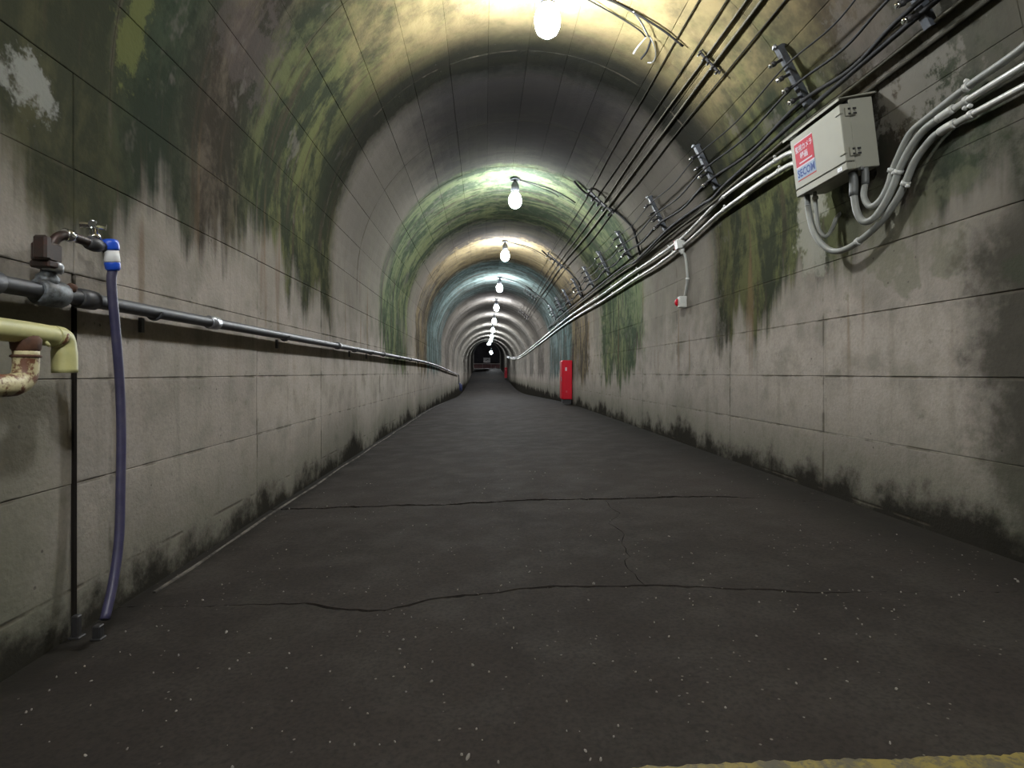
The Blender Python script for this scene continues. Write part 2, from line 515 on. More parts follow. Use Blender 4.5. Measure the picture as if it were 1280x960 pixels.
mesh_cache = {}
def wall_panel_mesh(key, x, sgn, length, z0, z1, gap):
    if key in mesh_cache: return mesh_cache[key]
    rj = random.Random(hash(key) & 0xffff)
    j = [[rj.uniform(-.0005, .0005) for _ in range(2)] for _ in range(4)]
    def fn(u, vv, lvl, g, ch, jit):
        c = int(u) * 2 + int(vv > .5)
        ins = gap / 2 + (ch if lvl == 2 else 0)
        yy = (-length / 2 + ins) if u == 0 else (length / 2 - ins)
        zz = (z0 + ins) if vv < .5 else (z1 - ins)
        return (x + sgn * (REC, .0015, 0.0)[lvl], yy + j[c][0], zz + j[c][1])
    v, f = slab_panel(fn, 1, gap, .0015, 0)
    o = from_py('tmp', v, f, 'lining')
    me = o.data
    me.name = 'wall_panel'
    bpy.data.objects.remove(o)
    mesh_cache[key] = me
    return me

def arch_panel_mesh(key, length, ang, gap):
    if key in mesh_cache: return mesh_cache[key]
    rj = random.Random(sum(map(ord, str(key))))
    j = [rj.uniform(-.0005, .0005) for _ in range(4)]
    ns = 3
    def fn(u, vv, lvl, g, ch, jit):
        ins = gap / 2 + (ch if lvl == 2 else 0)
        yy = (-length / 2 + ins + j[0]) if u == 0 else (length / 2 - ins + j[1])
        a0 = ins / RAD; a1 = math.radians(ang) - ins / RAD
        a = a0 + (a1 - a0) * vv
        r = RAD + (REC, .0015, 0.0)[lvl]
        return (r * math.cos(a), yy, r * math.sin(a))
    v, f = slab_panel(fn, ns, gap, .002, 0)
    o = from_py('tmp', v, f, 'lining')
    me = o.data
    me.name = 'vault_panel'
    bpy.data.objects.remove(o)
    mesh_cache[key] = me
    return me

def columns(first):
    e = [6.36 + 1.14 * k for k in range(-3, 13)]
    return first + e
rows = [-.17, .38, .68, .98, 1.28, ZS]
for wall, x, sgn, first in ((wall_left, XL, -1, [.52, 1.644]), (wall_right, XR, 1, [.66, 1.80])):
    ed = columns(first)
    for i in range(len(ed) - 1):
        y0, y1 = ed[i], ed[i + 1]
        L = y1 - y0; ym = (y0 + y1) / 2
        for r in range(len(rows) - 1):
            wide = (abs(y0 - 1.644) < .01 or abs(y1 - 1.644) < .01) and r < 3
            gap = random.choice((.0008, .0012, .0028))
            if wide: gap = .002
            me = wall_panel_mesh((sgn, round(L, 2), r, gap), x, sgn, L - (.010 if wide else 0), rows[r], rows[r + 1], gap)
            o = link('wall_panel', me, None, wall)
            o.location = (sgn * random.uniform(-.0012, .0022), ym + (.0 if not wide else 0), drop(ym))
            o.rotation_euler = (math.atan(slope(ym)), 0, 0)
ed = columns([.66, 1.80])
NR = 16
for i in range(len(ed) - 1):
    y0, y1 = ed[i], ed[i + 1]
    L = y1 - y0; ym = (y0 + y1) / 2
    for r in range(NR):
        gap = random.choice((.0006, .0012, .003))
        me = arch_panel_mesh((round(L, 2), gap, r % 3), L, 180 / NR, gap)
        o = link('vault_panel', me, None, ceiling)
        o.rotation_mode = 'YXZ'
        o.rotation_euler = (math.atan(slope(ym)), -math.radians(180 / NR * r), 0)
        k = random.uniform(-.0010, .0022)
        a = math.radians(180 / NR * (r + .5))
        o.location = (XC + k * math.cos(a), ym, ZS + k * math.sin(a) + drop(ym))

# ------------------------------------------------------------------ floor: sub-base and cracked slabs
def lerp_poly(pl, t):
    if t <= pl[0][0]: return pl[0][1]
    for (a, p), (b, q) in zip(pl, pl[1:]):
        if t <= b: return p + (q - p) * (t - a) / (b - a)
    return pl[-1][1]
CR1 = [(-1.30, 3.13), (-1.17, 3.133), (-.95, 3.10), (-.62, 3.09), (-.24, 3.05), (.04, 3.07), (.33, 3.07), (.66, 3.02), (1.03, 3.0), (1.3, 2.95), (1.56, 2.80), (1.95, 2.72)]
CR2 = [(-1.30, 1.84), (-1.14, 1.836), (-.57, 1.80), (-.46, 1.74), (-.30, 1.704), (-.18, 1.765), (-.06, 1.80), (.10, 1.815), (.24, 1.83), (.36, 1.815), (.53, 1.80), (.66, 1.77), (.87, 1.72), (1.08, 1.668), (1.4, 1.63), (1.95, 1.58)]
CRL = [(1.70, .53), (1.83, .52), (1.98, .50), (2.10, .55), (2.25, .56), (2.40, .60), (2.55, .575), (2.72, .66), (2.9, .645), (3.10, .66)]
rc = random.Random(3)
NX = 220
XS = [XL - .06 + (XR - XL + .12) * k / NX for k in range(NX + 1)]
def jagged(n, amp):
    v, out = 0.0, []
    for _ in range(n + 1):
        v = v * .72 + rc.uniform(-amp, amp)
        out.append(v)
    return out
j1, j2 = jagged(NX, .009), jagged(NX, .006)
c1 = [lerp_poly(CR1, x) + j1[i] for i, x in enumerate(XS)]
c2 = [lerp_poly(CR2, x) + j2[i] for i, x in enumerate(XS)]
def gapw(x, lo, hi, seed, mx):
    n = .5 + .5 * math.sin(x * 13 + seed) * math.sin(x * 31 + seed * 2)
    fade = max(0.0, min(1.0, (x - lo) / .25, (hi - x) / .25))
    return .0006 + fade * mx * (.35 + .65 * n)
g1 = [gapw(x, -1.25, 1.45, 1.0, .019) for x in XS]
g2 = [gapw(x, -.85, 1.20, 2.2, .0085) for x in XS]
DEEP = .03
floor = tag(from_py('floor', [p for y in ys for p in ((XL - .3, y, floor_z(XL - .3, y) - DEEP), (XR + .3, y, floor_z(XR + .3, y) - DEEP), (XL - .3, y, floor_z(XL, y) - .3), (XR + .3, y, floor_z(XR, y) - .3))],
            [q for i in range(len(ys) - 1) for q in ((4*i, 4*i+1, 4*i+5, 4*i+4), (4*i+2, 4*i+6, 4*i+7, 4*i+3), (4*i, 4*i+4, 4*i+6, 4*i+2), (4*i+1, 4*i+3, 4*i+7, 4*i+5))], 'gap'),
            'dark worn concrete floor with cross cracks', kind='structure')

def floor_slab(lo, hi, rows_y=None):
    """lo, hi: lists of (x, y) along the near and far edge, equal length"""
    n = len(lo)
    rows_ = [lo]
    if rows_y:
        for yy in rows_y: rows_.append([(p[0], yy) for p in lo])
    rows_.append(hi)
    v = [(x, y, floor_z(x, y)) for r in rows_ for x, y in r]
    f = []
    for i in range(len(rows_) - 1):
        for k in range(n - 1):
            a = i * n + k
            f.append((a, a + 1, a + n + 1, a + n))
    # skirts
    base = len(v)
    loop = list(range(n)) + [i * n + n - 1 for i in range(1, len(rows_))] + [(len(rows_) - 1) * n + k for k in range(n - 2, -1, -1)] + [i * n for i in range(len(rows_) - 2, 0, -1)]
    for a in loop: v.append((v[a][0], v[a][1], v[a][2] - DEEP + .001))
    m = len(loop)
    for k in range(m):
        f.append((loop[k], loop[(k + 1) % m], base + (k + 1) % m, base + k))
    return from_py('floor_slab', v, f, 'floor', floor)

near_hi = [(x, c2[i] - g2[i]) for i, x in enumerate(XS)]
floor_slab([(x, YB) for x in XS], near_hi)
mid_lo = [(x, c2[i] + g2[i]) for i, x in enumerate(XS)]
mid_hi = [(x, c1[i] - g1[i]) for i, x in enumerate(XS)]
# the middle strip is broken lengthwise
NYM = 26
def mid_piece(left):
    rows_ = []
    jl = [random.Random(50 + k).uniform(-.007, .007) for k in range(NYM + 1)]
    for k in range(NYM + 1):
        t = k / NYM
        yy = 1.80 + (3.02 - 1.80) * t
        xc = lerp_poly(CRL, yy) + jl[k]
        gg = .0004 + .0013 * (.5 + .5 * math.sin(k * 1.9))
        a, b = (XS[0], xc - gg) if left else (xc + gg, XS[-1])
        row = []
        for i in range(61):
            x = a + (b - a) * i / 60
            u = (x - XS[0]) / (XS[-1] - XS[0]) * NX
            i0 = min(NX - 1, int(u)); fr = u - i0
            ylo = mid_lo[i0][1] * (1 - fr) + mid_lo[i0 + 1][1] * fr
            yhi = mid_hi[i0][1] * (1 - fr) + mid_hi[i0 + 1][1] * fr
            row.append((x, ylo + (yhi - ylo) * t))
        rows_.append(row)
    n = 61
    v = [(x, y, floor_z(x, y)) for r in rows_ for x, y in r]
    f = [(i*n + k, i*n + k + 1, i*n + n + k + 1, i*n + n + k) for i in range(NYM) for k in range(n - 1)]
    loop = list(range(n)) + [i*n + n - 1 for i in range(1, NYM + 1)] + [NYM*n + k for k in range(n - 2, -1, -1)] + [i*n for i in range(NYM - 1, 0, -1)]
    base = len(v)
    for a in loop: v.append((v[a][0], v[a][1], v[a][2] - DEEP + .001))
    m = len(loop)
    f += [(loop[k], loop[(k+1) % m], base + (k+1) % m, base + k) for k in range(m)]
    return from_py('floor_slab', v, f, 'floor', floor)
mid_piece(True); mid_piece(False)
floor_slab([(x, c1[i] + g1[i]) for i, x in enumerate(XS)], [(x, YE + 20) for x in XS], [4.2, 5, 6, 7, 8, 9] + [10 + i for i in range(0, 55)])

# pale slab edge left of the walkway
v, f = [], []
yt = [1.95 + .25 * i for i in range(60)]
for i, y in enumerate(yt):
    wv = .009 + .006 * math.sin(i * 2.3) * math.sin(i * .7)
    x0 = XL + .045 + .006 * math.sin(i * 1.1)
    z = floor_z(x0, y)
    v += [(x0, y, z - .01), (x0, y, z + .006), (x0 + wv, y, z + .005), (x0 + wv + .003, y, z - .01)]
for i in range(len(yt) - 1):
    for k in range(3):
        a = 4 * i + k
        f.append((a, a + 1, a + 5, a + 4))
tag(from_py('trim_1', v, f, 'gutter'), 'thin pale edge along the foot of the left wall', kind='structure')

# back end (behind the viewpoint) and the dark chamber past the far end
box('wall_back', (XC, YB - .15, 1.4), (3.6, .3, 3.6), 'lining')['kind'] = 'structure'
zf = drop(64)
bm = bmesh.new()
for (c, s) in (((XC, 84.2, zf + 2.5), (14, .4, 9)), ((XC - 5.2, 74, zf + 2.5), (.4, 20, 9)), ((XC + 5.2, 74, zf + 2.5), (.4, 20, 9)), ((XC, 74, zf + 6.2), (11, 20, .4)),
               ((XC - 3.4, 64.2, zf + 2.5), (3.6, .4, 9)), ((XC + 3.4, 64.2, zf + 2.5), (3.6, .4, 9)), ((XC, 64.2, zf + 4.9), (4, .4, 3.4)), ((XC, 74, zf - 1.0), (11, 20, .4))):
    add_box(bm, c, s)
tag(from_bm('wall_far', bm, 'rock'), 'dark rock chamber past the far end of the tunnel', kind='structure')

# ------------------------------------------------------------------ yellow floor line and loose grit
v, f = [], []
xs = [-.12 + 1.92 * k / 220 for k in range(221)]
rj = random.Random(9)
e = 0
for k, x in enumerate(xs):
    e = e * .7 + rj.uniform(-.0035, .0035)
    fade = max(0, (.30 - x)) * .12
    y1 = 1.000 - .045 * x + e - fade
    y0 = .83 - .045 * x
    z = floor_z(x) + .0012
    v += [(x, y0, z), (x, y1, z), (x, y0, z - .002), (x, y1, z - .002)]
for k in range(len(xs) - 1):
    a = 4 * k
    f += [(a, a + 4, a + 5, a + 1), (a + 1, a + 5, a + 7, a + 3), (a, a + 2, a + 6, a + 4)]
tag(from_py('floor_line', v, f, 'road_yellow'), 'worn yellow line painted across the floor in front', 'floor marking')
bm = bmesh.new()
rj = random.Random(21)
for k in range(330):
    x = rj.uniform(XL + .1, XR - .1); y = rj.choice((rj.uniform(1.0, 1.7), rj.uniform(1.0, 4.0), rj.uniform(1.0, 2.4)))
    r = rj.uniform(.0012, .0034) * (1.5 if rj.random() < .06 else 1)
    m = Matrix.Translation((x, y, floor_z(x, y) + r * .3)) @ Euler((rj.random()*3, rj.random()*3, rj.random()*3)).to_matrix().to_4x4() @ Matrix.Diagonal((r * rj.uniform(.8, 1.9), r, r * .7, 1))
    bmesh.ops.create_icosphere(bm, subdivisions=1, radius=1, matrix=m)
tag(from_bm('grit', bm, 'grit'), 'scattered pale grit and chips on the dark floor', 'grit', kind='stuff')

# ------------------------------------------------------------------ ceiling lamps
ORD = ['first', 'second', 'third', 'fourth', 'fifth', 'sixth', 'seventh', 'eighth', 'ninth', 'tenth', 'eleventh']
def make_lamp():
    t = thing('ceiling_lamp', 'lamp', 'lamp', (0, 0, 0), 'bulb lamps along the tunnel crown')
    lathe('mounting_plate', [(.055, 0), (.055, .02), (.03, .03)], 'lampbase', t, 14, (0, 0, -.03))
    st = lathe('stem', [(.016, 0), (.016, .09)], 'lampbase', t, 10, (0, 0, -.115))
    lathe('holder', [(.044, 0), (.050, .012), (.050, .08), (.036, .11), (.020, .125)], 'lampbase', t, 14, (0, 0, -.172))
    lathe('bulb', [(.012, 0), (.036, .008), (.058, .026), (.070, .052), (.075, .085), (.074, .115), (.062, .150), (.046, .175)], 'bulb', t, 12, (0, 0, -.365))
    lathe('bulb_body', [(.046, 0), (.047, .012), (.043, .02)], 'steel_light', t, 14, (0, 0, -.191))
    return t
lamp0 = make_lamp()
LX = .375
lampY = [3.30, 6.75, 9.95, 13.5, 16.9, 20.4, 23.8, 27.2, 30.6, 37.0, 47.0]
crown = lambda x: ZS + math.sqrt(RAD**2 - (x - XC)**2)
lamps = []
for i, y in enumerate(lampY):
    o = lamp0 if i == 0 else copy_tree(lamp0)
    o.location = (LX, y, crown(LX) + drop(y))
    o['label'] = ('large glowing bulb lamp on the vault, nearest of the row' if i == 0 else
                  'glowing bulb lamp on the vault, %s along the row from the front' % ORD[i])
    lamps.append(o)
for y, lab in ((-.35, 'bulb lamp on the vault above the viewpoint'), (-3.8, 'bulb lamp on the vault behind the viewpoint'), (-7.0, 'bulb lamp at the closed end behind the viewpoint')):
    o = copy_tree(lamp0); o.location = (LX, y, crown(LX)); o['label'] = lab
o = copy_tree(lamp0); o.location = (.85, 66.5, zf + 2.45); o.scale = (2, 2, 2); tube('cord', [(0, 0, 0), (0, 0, 1.8)], .01, 'black', o, 6, 1); o['label'] = 'distant round lamp in the dark chamber past the barrier'
# cords from the near lamps down the right of the vault
for i, (ph, sag) in enumerate(((52, .03), (57, .02), (57, .02), (55, .02))):
    y = lampY[i]; org = lamps[i].location
    for n_, (dy, end, rr) in enumerate(((.10, ph, .007), (.20, ph + 9, .0045))):
        pts = [vault(86, y + .03, .012), vault(78, y + dy * .6, .012 + sag * .4), vault(70, y + dy, .012), vault((end + 66) / 2, y + dy * 1.1, .010 + sag * .4), vault(end, y + dy * 1.3, .016)]
        tube('cord', pts, rr, 'black', lamps[i], 7, 6, origin=org)

# torn wiring that hangs by the nearest lamp
t = thing('torn_wire', 'torn pale cable ends dangling beside the nearest lamp', 'wire', tuple(vault(66, 3.42)))
og = t.location
tube('strap', [vault(66.5, 3.40, .015), vault(63.5, 3.44, .03), vault(60.5, 3.52, .03)], .0055, 'steel_light', t, 8, 6, origin=og)
tube('hook', [vault(60.5, 3.52, .02), vault(58, 3.54, .05), vault(56.5, 3.60, .06), vault(56.6, 3.68, .055), vault(57.6, 3.70, .06)], .004, 'steel_light', t, 7, 6, origin=og)
tube('tail', [vault(61, 3.55, .02), vault(61.8, 3.63, .05), vault(62, 3.68, .07)], [.003 + .004 * k / 12 for k in range(13)], 'conduit', t, 7, 6, origin=og)
tube('black_tail', [vault(59.6, 3.55, .02), vault(59.2, 3.62, .05), vault(59.6, 3.69, .07)], .007, 'black', t, 7, 6, origin=og)

# ------------------------------------------------------------------ left wall: water pipe
t = thing('water_pipe', 'long dark grey water pipe running along the left wall', 'pipe', (XL, 1.0, .9))
og = t.location
XP = XL + .050
py_ = [-.5] + [i * 1.0 for i in range(0, 25)] + [24.6]
pz = lambda y: .905 + drop(y)
tube('pipe_run', [(XP, y, pz(y)) for y in py_], .021, 'steel', t, 12, 2, origin=og)
for k, y in enumerate((1.30, 1.62, 2.36, 4.35, 6.3, 8.6, 11.2)):
    lathe('coupling', [(.021, -.034), (.0275, -.030), (.0275, .030), (.021, .034)], 'steel_light' if k == 2 else 'steel', t, 14,
          Vector((XP, y, pz(y))) - og, (0, 1, 0))
for y in (1.95, 3.2, 4.9, 5.6, 7.4, 9.6, 12, 14.5, 17):
    bm = bmesh.new()
    add_tube(bm, [Vector((XP + .026 * math.cos(a), y, pz(y) + .026 * math.sin(a))) - og for a in [PI * (1.0 + k / 10) for k in range(11)]], .005, 6)
    add_box(bm, Vector((XL + .012, y, pz(y) + .004)) - og, (.03, .016, .012))
    add_box(bm, Vector((XL + .006, y, pz(y) - .045)) - og, (.012, .016, .05))
    from_bm('pipe_hook', bm, 'steel', t)
tube('drop_leg', [(XP, 24.58, pz(24.6)), (XP + .01, 24.66, pz(24.6) - .02), (XP + .02, 24.68, pz(24.6) - .1), (XP + .03, 24.68, pz(24.6) - .42)], .026, 'steel', t, 10, 5, origin=og)
# a dark coil of hose below the end of that pipe
t = thing('hose_coil', 'dark blue hose coil hanging below the far end of the wall pipe', 'hose', (XP + .07, 24.7, .20))
og = t.location
for k in range(4):
    pts = []
    for i in range(25):
        a = 2 * PI * i / 24
        pts.append((-.02 + .03 * k + .01 * math.sin(3 * a + k), (.12 + .012 * k) * math.sin(a), -.10 + (.15 + .012 * math.sin(k * 2)) * math.cos(a) - .02 * k))
    tube('loop', pts, .016, 'navy', t, 7, 1, curve=False)

# ------------------------------------------------------------------ tap with its riser
t = thing('water_tap', 'tarnished tap with chrome cross handle on a curved riser', 'tap', (XP, 1.47, .92))
og = t.location
L = lambda *p: Vector(p) - og
lathe('saddle', [(.027, -.045), (.034, -.036), (.036, 0), (.034, .036), (.027, .045)], 'lime', t, 14, L(XP, 1.49, .906), (0, 1, 0))
lathe('nipple', [(.022, 0), (.026, .008), (.026, .022), (.018, .03), (.018, .05)], 'lime', t, 12, L(XP, 1.478, .925), (.25, -.1, 1))
bm = bmesh.new()
add_box(bm, L(XP + .018, 1.455, 1.003), (.046, .052, .050), None, .006)
add_box(bm, L(XP + .030, 1.425, 1.010), (.034, .022, .060), None, .005)
add_box(bm, L(XP + .018, 1.455, .972), (.050, .05, .018), None, .004)
from_bm('valve_body', bm, 'brass_dull', t)
lathe('valve_nut', [(.022, 0), (.025, .006), (.025, .020), (.020, .026)], 'steel_light', t, 6, L(XP + .022, 1.468, .957), (.1, .1, 1))
tube('riser', [L(XP + .02, 1.470, 1.015), L(XP + .022, 1.474, 1.036), L(XP + .026, 1.486, 1.052), L(XP + .030, 1.508, 1.060), L(XP + .034, 1.55, 1.060), L(XP + .036, 1.585, 1.058)], .0125, 'brass_dull', t, 12, 6)
lathe('collar', [(.014, -.013), (.0175, -.011), (.0175, .011), (.014, .013)], 'chrome', t, 12, L(XP + .030, 1.512, 1.061), (.05, 1, .05))
lathe('tap_body', [(.011, -.026), (.018, -.020), (.021, 0), (.018, .020), (.011, .026)], 'steel', t, 12, L(XP + .037, 1.598, 1.058), (.05, 1, 0))
lathe('bonnet', [(.016, 0), (.017, .012), (.011, .016), (.011, .03)], 'chrome', t, 10, L(XP + .037, 1.600, 1.072), (0, -.15, 1))
bm = bmesh.new()
for a in (.5, .5 + PI / 2):
    d = Vector((math.cos(a), math.sin(a), 0)) * .030
    add_tube(bm, [L(XP + .037, 1.596, 1.108) - d, L(XP + .037, 1.596, 1.111), L(XP + .037, 1.596, 1.108) + d], [.0095, .006, .0095], 8)
add_tube(bm, [L(XP + .037, 1.596, 1.098), L(XP + .037, 1.596, 1.122)], .009, 8)
from_bm('cross_handle', bm, 'chrome', t)
tube('spout', [L(XP + .038, 1.615, 1.058), L(XP + .039, 1.632, 1.060), L(XP + .04, 1.646, 1.054), L(XP + .041, 1.652, 1.040)], .0125, 'steel', t, 10, 5)
lathe('plug_bolt', [(.011, 0), (.013, .004), (.013, .014), (.008, .02)], 'rust', t, 8, L(XP + .012, 1.545, .920), (.4, 0, 1))

# ------------------------------------------------------------------ purple hose hanging from the tap
t = thing('garden_hose', 'purple-blue hose with a blue and white connector hanging from the tap', 'hose', (XP + .05, 1.65, 1.0))
og = t.location
ax = Vector((.003, .013, -.075)).normalized()
top = L(XP + .042, 1.652, 1.085)
rm = lambda prof, nm, mt: lathe(nm, prof, mt, t, 16, top, ax)
rm([(.014, 0), (.0225, .003), (.0245, .010), (.0245, .026), (.0225, .032)], 'connector_collar', 'blue')
rm([(.0215, .031), (.0215, .062), (.020, .066)], 'connector_sleeve', 'white_pl')
rm([(.0195, .064), (.0205, .068), (.0195, .084), (.0150, .090)], 'connector_nut', 'blue')
b0 = top + ax * .085
hp = [b0, L(XP + .040, 1.668, .96), L(XP + .038, 1.690, .82), L(XP + .038, 1.708, .67), L(XP + .040, 1.712, .52), L(XP + .042, 1.706, .38),
      L(XP + .048, 1.690, .22), L(XP + .054, 1.655, .10), L(XP + .066, 1.600, .012)]
tube('hose_tube', hp, .0128, 'hose', t, 14, 8)
dd = (hp[-1] - hp[-2]).normalized()
lathe('hose_mouth', [(.0095, 0), (.0095, .001)], 'hose_dark', t, 12, hp[-1] + dd * .0004, dd)
# short dark stub on the floor below it, dark stub at the foot of the joint
t = thing('floor_stub', 'short dark stub standing on the floor below the hose mouth', 'stub', (-1.085, 1.615, floor_z(-1.08)))
box('post', (0, 0, .018), (.022, .022, .045), 'rack_dark', t, None, .003)
box('foot_plate', (0, 0, .003), (.030, .028, .006), 'rack_dark', t, None, .002)
t = thing('joint_stub', 'dark stub at the foot of the vertical wall joint', 'stub', (-1.155, 1.63, floor_z(-1.15)))
box('post', (0, 0, .030), (.020, .018, .07), 'rack_dark', t, None, .003)
box('foot_plate', (.002, 0, .003), (.030, .030, .008), 'rack_dark', t, None, .002)
# dark filling strip of the open joint
box('joint_filler', (XL + .001, 1.644, .44), (.008, .012, .90), 'gap', wall_left)

# ------------------------------------------------------------------ yellow pipe stub at the left edge
t = thing('yellow_pipe', 'chipped yellow pipe with an elbow and a rusty tee below the water pipe', 'pipe', (-1.06, 1.2, .79))
og = t.location
tube('rail', [L(-1.30, .42, .80), L(-1.10, .46, .80), L(-1.06, .56, .80), L(-1.055, .8, .798), L(-1.053, 1.1, .797), L(-1.052, 1.30, .794), L(-1.051, 1.405, .789)], .0255, 'yellow', t, 16, 8)
bm = bmesh.new()
add_tube(bm, catmull([L(-1.051, 1.400, .7895), L(-1.051, 1.425, .788), L(-1.051, 1.438, .776), L(-1.050, 1.440, .745), L(-1.049, 1.440, .700)], 5), [.0262] * 14 + [.0275] * 7, 16)
o = from_bm('elbow', bm, 'yellow', t, True)
lathe('elbow_scar', [(.0262, -.006), (.0272, 0), (.0262, .006)], 'yellow_rust', t, 16, L(-1.051, 1.418, .787), (0, 1, -.6))
lathe('tee_neck', [(.024, 0), (.030, .010), (.028, .03), (.020, .045)], 'rust', t, 14, L(-1.05, 1.322, .785), (0, 0, -1))
tube('tee_leg', [L(-1.05, 1.322, .750), L(-1.05, 1.322, .715), L(-1.05, 1.316, .690), L(-1.05, 1.295, .676), L(-1.05, 1.25, .672), L(-1.06, 1.0, .672)], .0255, 'yellow_rust', t, 14, 6)
lathe('flange', [(.024, -.004), (.029, -.002), (.029, .002), (.024, .004)], 'rust', t, 14, L(-1.05, 1.322, .738), (0, 0, -1))
tube('peeling_flake', [L(-1.027, 1.350, .772), L(-1.024, 1.352, .768), L(-1.026, 1.358, .764)], .004, 'yellow', t, 6, 3)

# ------------------------------------------------------------------ right wall: cabinet
TILT = .1229
t = thing('control_cabinet', 'beige steel cabinet with red and blue sticker on the right wall', 'cabinet', (1.7857, 2.4715, 1.6371))
# local frame: x = out from the wall, y = along the tunnel, z = up the wall
n_ = Vector((-math.cos(TILT), 0, -math.sin(TILT))); u_ = Vector((-math.sin(TILT), 0, math.cos(TILT)))
Rm = Matrix((( n_.x, 0, u_.x), (0, 1, 0), (n_.z, 0, u_.z))).to_4x4()
t.matrix_world = Matrix.Translation(t.location) @ Rm
D_, W_, H_ = .1515, .401, .316
def lbox(name, a, b, mat, parent=t, bev=0.0):
    c = [(p + q) / 2 for p, q in zip(a, b)]; s = [abs(q - p) for p, q in zip(a, b)]
    return box(name, c, s, mat, parent, None, bev)
lbox('body', (-.005, 0, 0), (D_ - .045, W_, H_), 'cabinet', bev=.003)
lbox('gasket', (D_ - .046, .004, .004), (D_ - .042, W_ - .004, H_ - .004), 'seam')
door = lbox('door', (D_ - .043, -.004, .034), (D_, W_ + .004, H_ - .022), 'cabinet', bev=.004)
lbox('lower_panel', (D_ - .043, -.004, -.002), (D_ - .001, W_ + .004, .031), 'cabinet', bev=.003)
lbox('seam', (D_ - .03, -.001, .030), (D_ - .004, W_ + .001, .035), 'seam')
# rain roof with a drip edge
bm = bmesh.new()
z0 = H_ + .004
pr = [(-.02, z0 + .012), (D_ + .012, z0 - .004), (D_ + .012, z0 - .016), (D_ + .008, z0 - .016), (D_ + .006, z0 - .006), (-.02, z0 + .004)]
a = [bm.verts.new((p, -.016, q)) for p, q in pr]; b = [bm.verts.new((p, W_ + .05, q)) for p, q in pr]
for k in range(len(pr)): bm.faces.new((a[k], a[(k+1) % 6], b[(k+1) % 6], b[k]))
bm.faces.new(a); bm.faces.new(b[::-1])
from_bm('rain_roof', bm, 'cabinet', t)
for z in (.055, .235):                  # corner latches on the near side
    lt = lbox('latch', (D_ - .058, -.012, z), (D_ - .018, -.003, z + .040), 'cabinet', bev=.002)
    for k in (.004, .026): lbox('slot', (D_ - .068, -.0145, z + k), (D_ - .030, -.0115, z + k + .008), 'seam', lt)
    lbox('lever', (D_ - .048, -.019, z + .003), (D_ - .040, -.0115, z + .037), 'cabinet', lt, .001)
    lbox('tongue', (D_ - .010, -.008, z + .014), (D_ + .004, .030, z + .024), 'cabinet', lt, .001)
lbox('foot_bolt', (D_ - .075, -.008, -.010), (D_ - .06, .010, .004), 'steel_light')
# stickers on the door; u runs to the left of the door as seen from the tunnel (away from the viewer)
def flat(name, y0, y1, z0, z1, lift, mat, parent=t):
    return lbox(name, (D_ + lift - .0004, y0, z0), (D_ + lift, y1, z1), mat, parent)
Y0, Y1 = .215, .372
st = flat('warning_sticker', Y0, Y1, .138, .262, .0008, 'sticker_red')
st['label'] = 'red sticker with white characters'
flat('white_border', Y0, Y1, .257, .262, .0012, 'sticker_pink', st)
flat('white_band', Y0, Y1, .132, .139, .0012, 'sticker_pink', st)
flat('white_rule', Y0 + .018, Y1 - .03, .150, .157, .0013, 'sticker_pink', st)
sb = flat('brand_sticker', Y0 - .002, Y1, .076, .132, .0008, 'sticker_pale_blue')
sb['label'] = 'pale blue sticker with dark blue lettering'
flat('red_rule', Y0 - .002, Y1, .068, .073, .0009, 'sticker_red', sb)
def lettering(name, txt, size_w, size_h, yc, zc, lift, mat, parent, bold=0.0):
    cu = bpy.data.curves.new('txt', 'FONT')
    cu.body = txt; cu.align_x = 'CENTER'; cu.align_y = 'CENTER'; cu.size = 1.0; cu.resolution_u = 2
    cu.offset = bold
    to = bpy.data.objects.new('txt', cu); C.objects.link(to)
    bpy.context.view_layer.update()
    me = bpy.data.meshes.new_from_object(to.evaluated_get(bpy.context.evaluated_depsgraph_get()))
    bpy.data.objects.remove(to)
    if not me.vertices: return
    xs = [v.co.x for v in me.vertices]; zs = [v.co.y for v in me.vertices]
    cx, cz = (max(xs) + min(xs)) / 2, (max(zs) + min(zs)) / 2
    kx, kz = size_w / (max(xs) - min(xs)), size_h / (max(zs) - min(zs))
    for v in me.vertices:
        v.co = (D_ + lift, yc - (v.co.x - cx) * kx, zc + (v.co.y - cz) * kz)
    me.name = name
    link(name, me, mat, parent)
yc = (Y0 + Y1) / 2
lettering('lettering', '監視カメラ', .142, .034, yc, .226, .0016, 'sticker_pink', st, .02)
lettering('lettering', '録画', .066, .034, yc + .004, .186, .0016, 'sticker_pink', st, .02)
lettering('lettering', 'SECOM', .146, .040, yc, .104, .0016, 'sticker_blue', sb, .03)
np_ = flat('nameplate', .030, .062, .006, .024, .0002, 'sticker_white')
lettering('lettering', '1-2', .018, .008, .046, .015, .0006, 'seam', np_)
bpy.context.view_layer.update()
MWC = t.matrix_world.copy()
def cab(x, y, z): return MWC @ Vector((x, y, z))

# ------------------------------------------------------------------ conduits at the cabinet
def clamp_ring(parent, p, d, r, mat='conduit', bolt=None):
    lathe('clamp', [(r, -.009), (r + .004, -.008), (r + .004, .008), (r, .009)], mat, parent, 12, p, d)
    if bolt is not None:
        q = Vector(p) + Vector(bolt)
        lathe('clamp_bolt', [(.007, 0), (.008, .003), (.008, .012), (.004, .015)], mat, parent, 7, q, (-1, 0, .2))

def conduit(name, label, segs, clamps, loc):
    t = thing(name, label, 'conduit', loc)
    o = Vector(loc)
    for nm, pts, r, mat, n in segs:
        tube(nm, [Vector(p) - o for p in pts], r, mat, t, 12, n)
    for p, d, r, bolt in clamps:
        clamp_ring(t, Vector(p) - o, d, r, 'conduit', bolt)
    return t
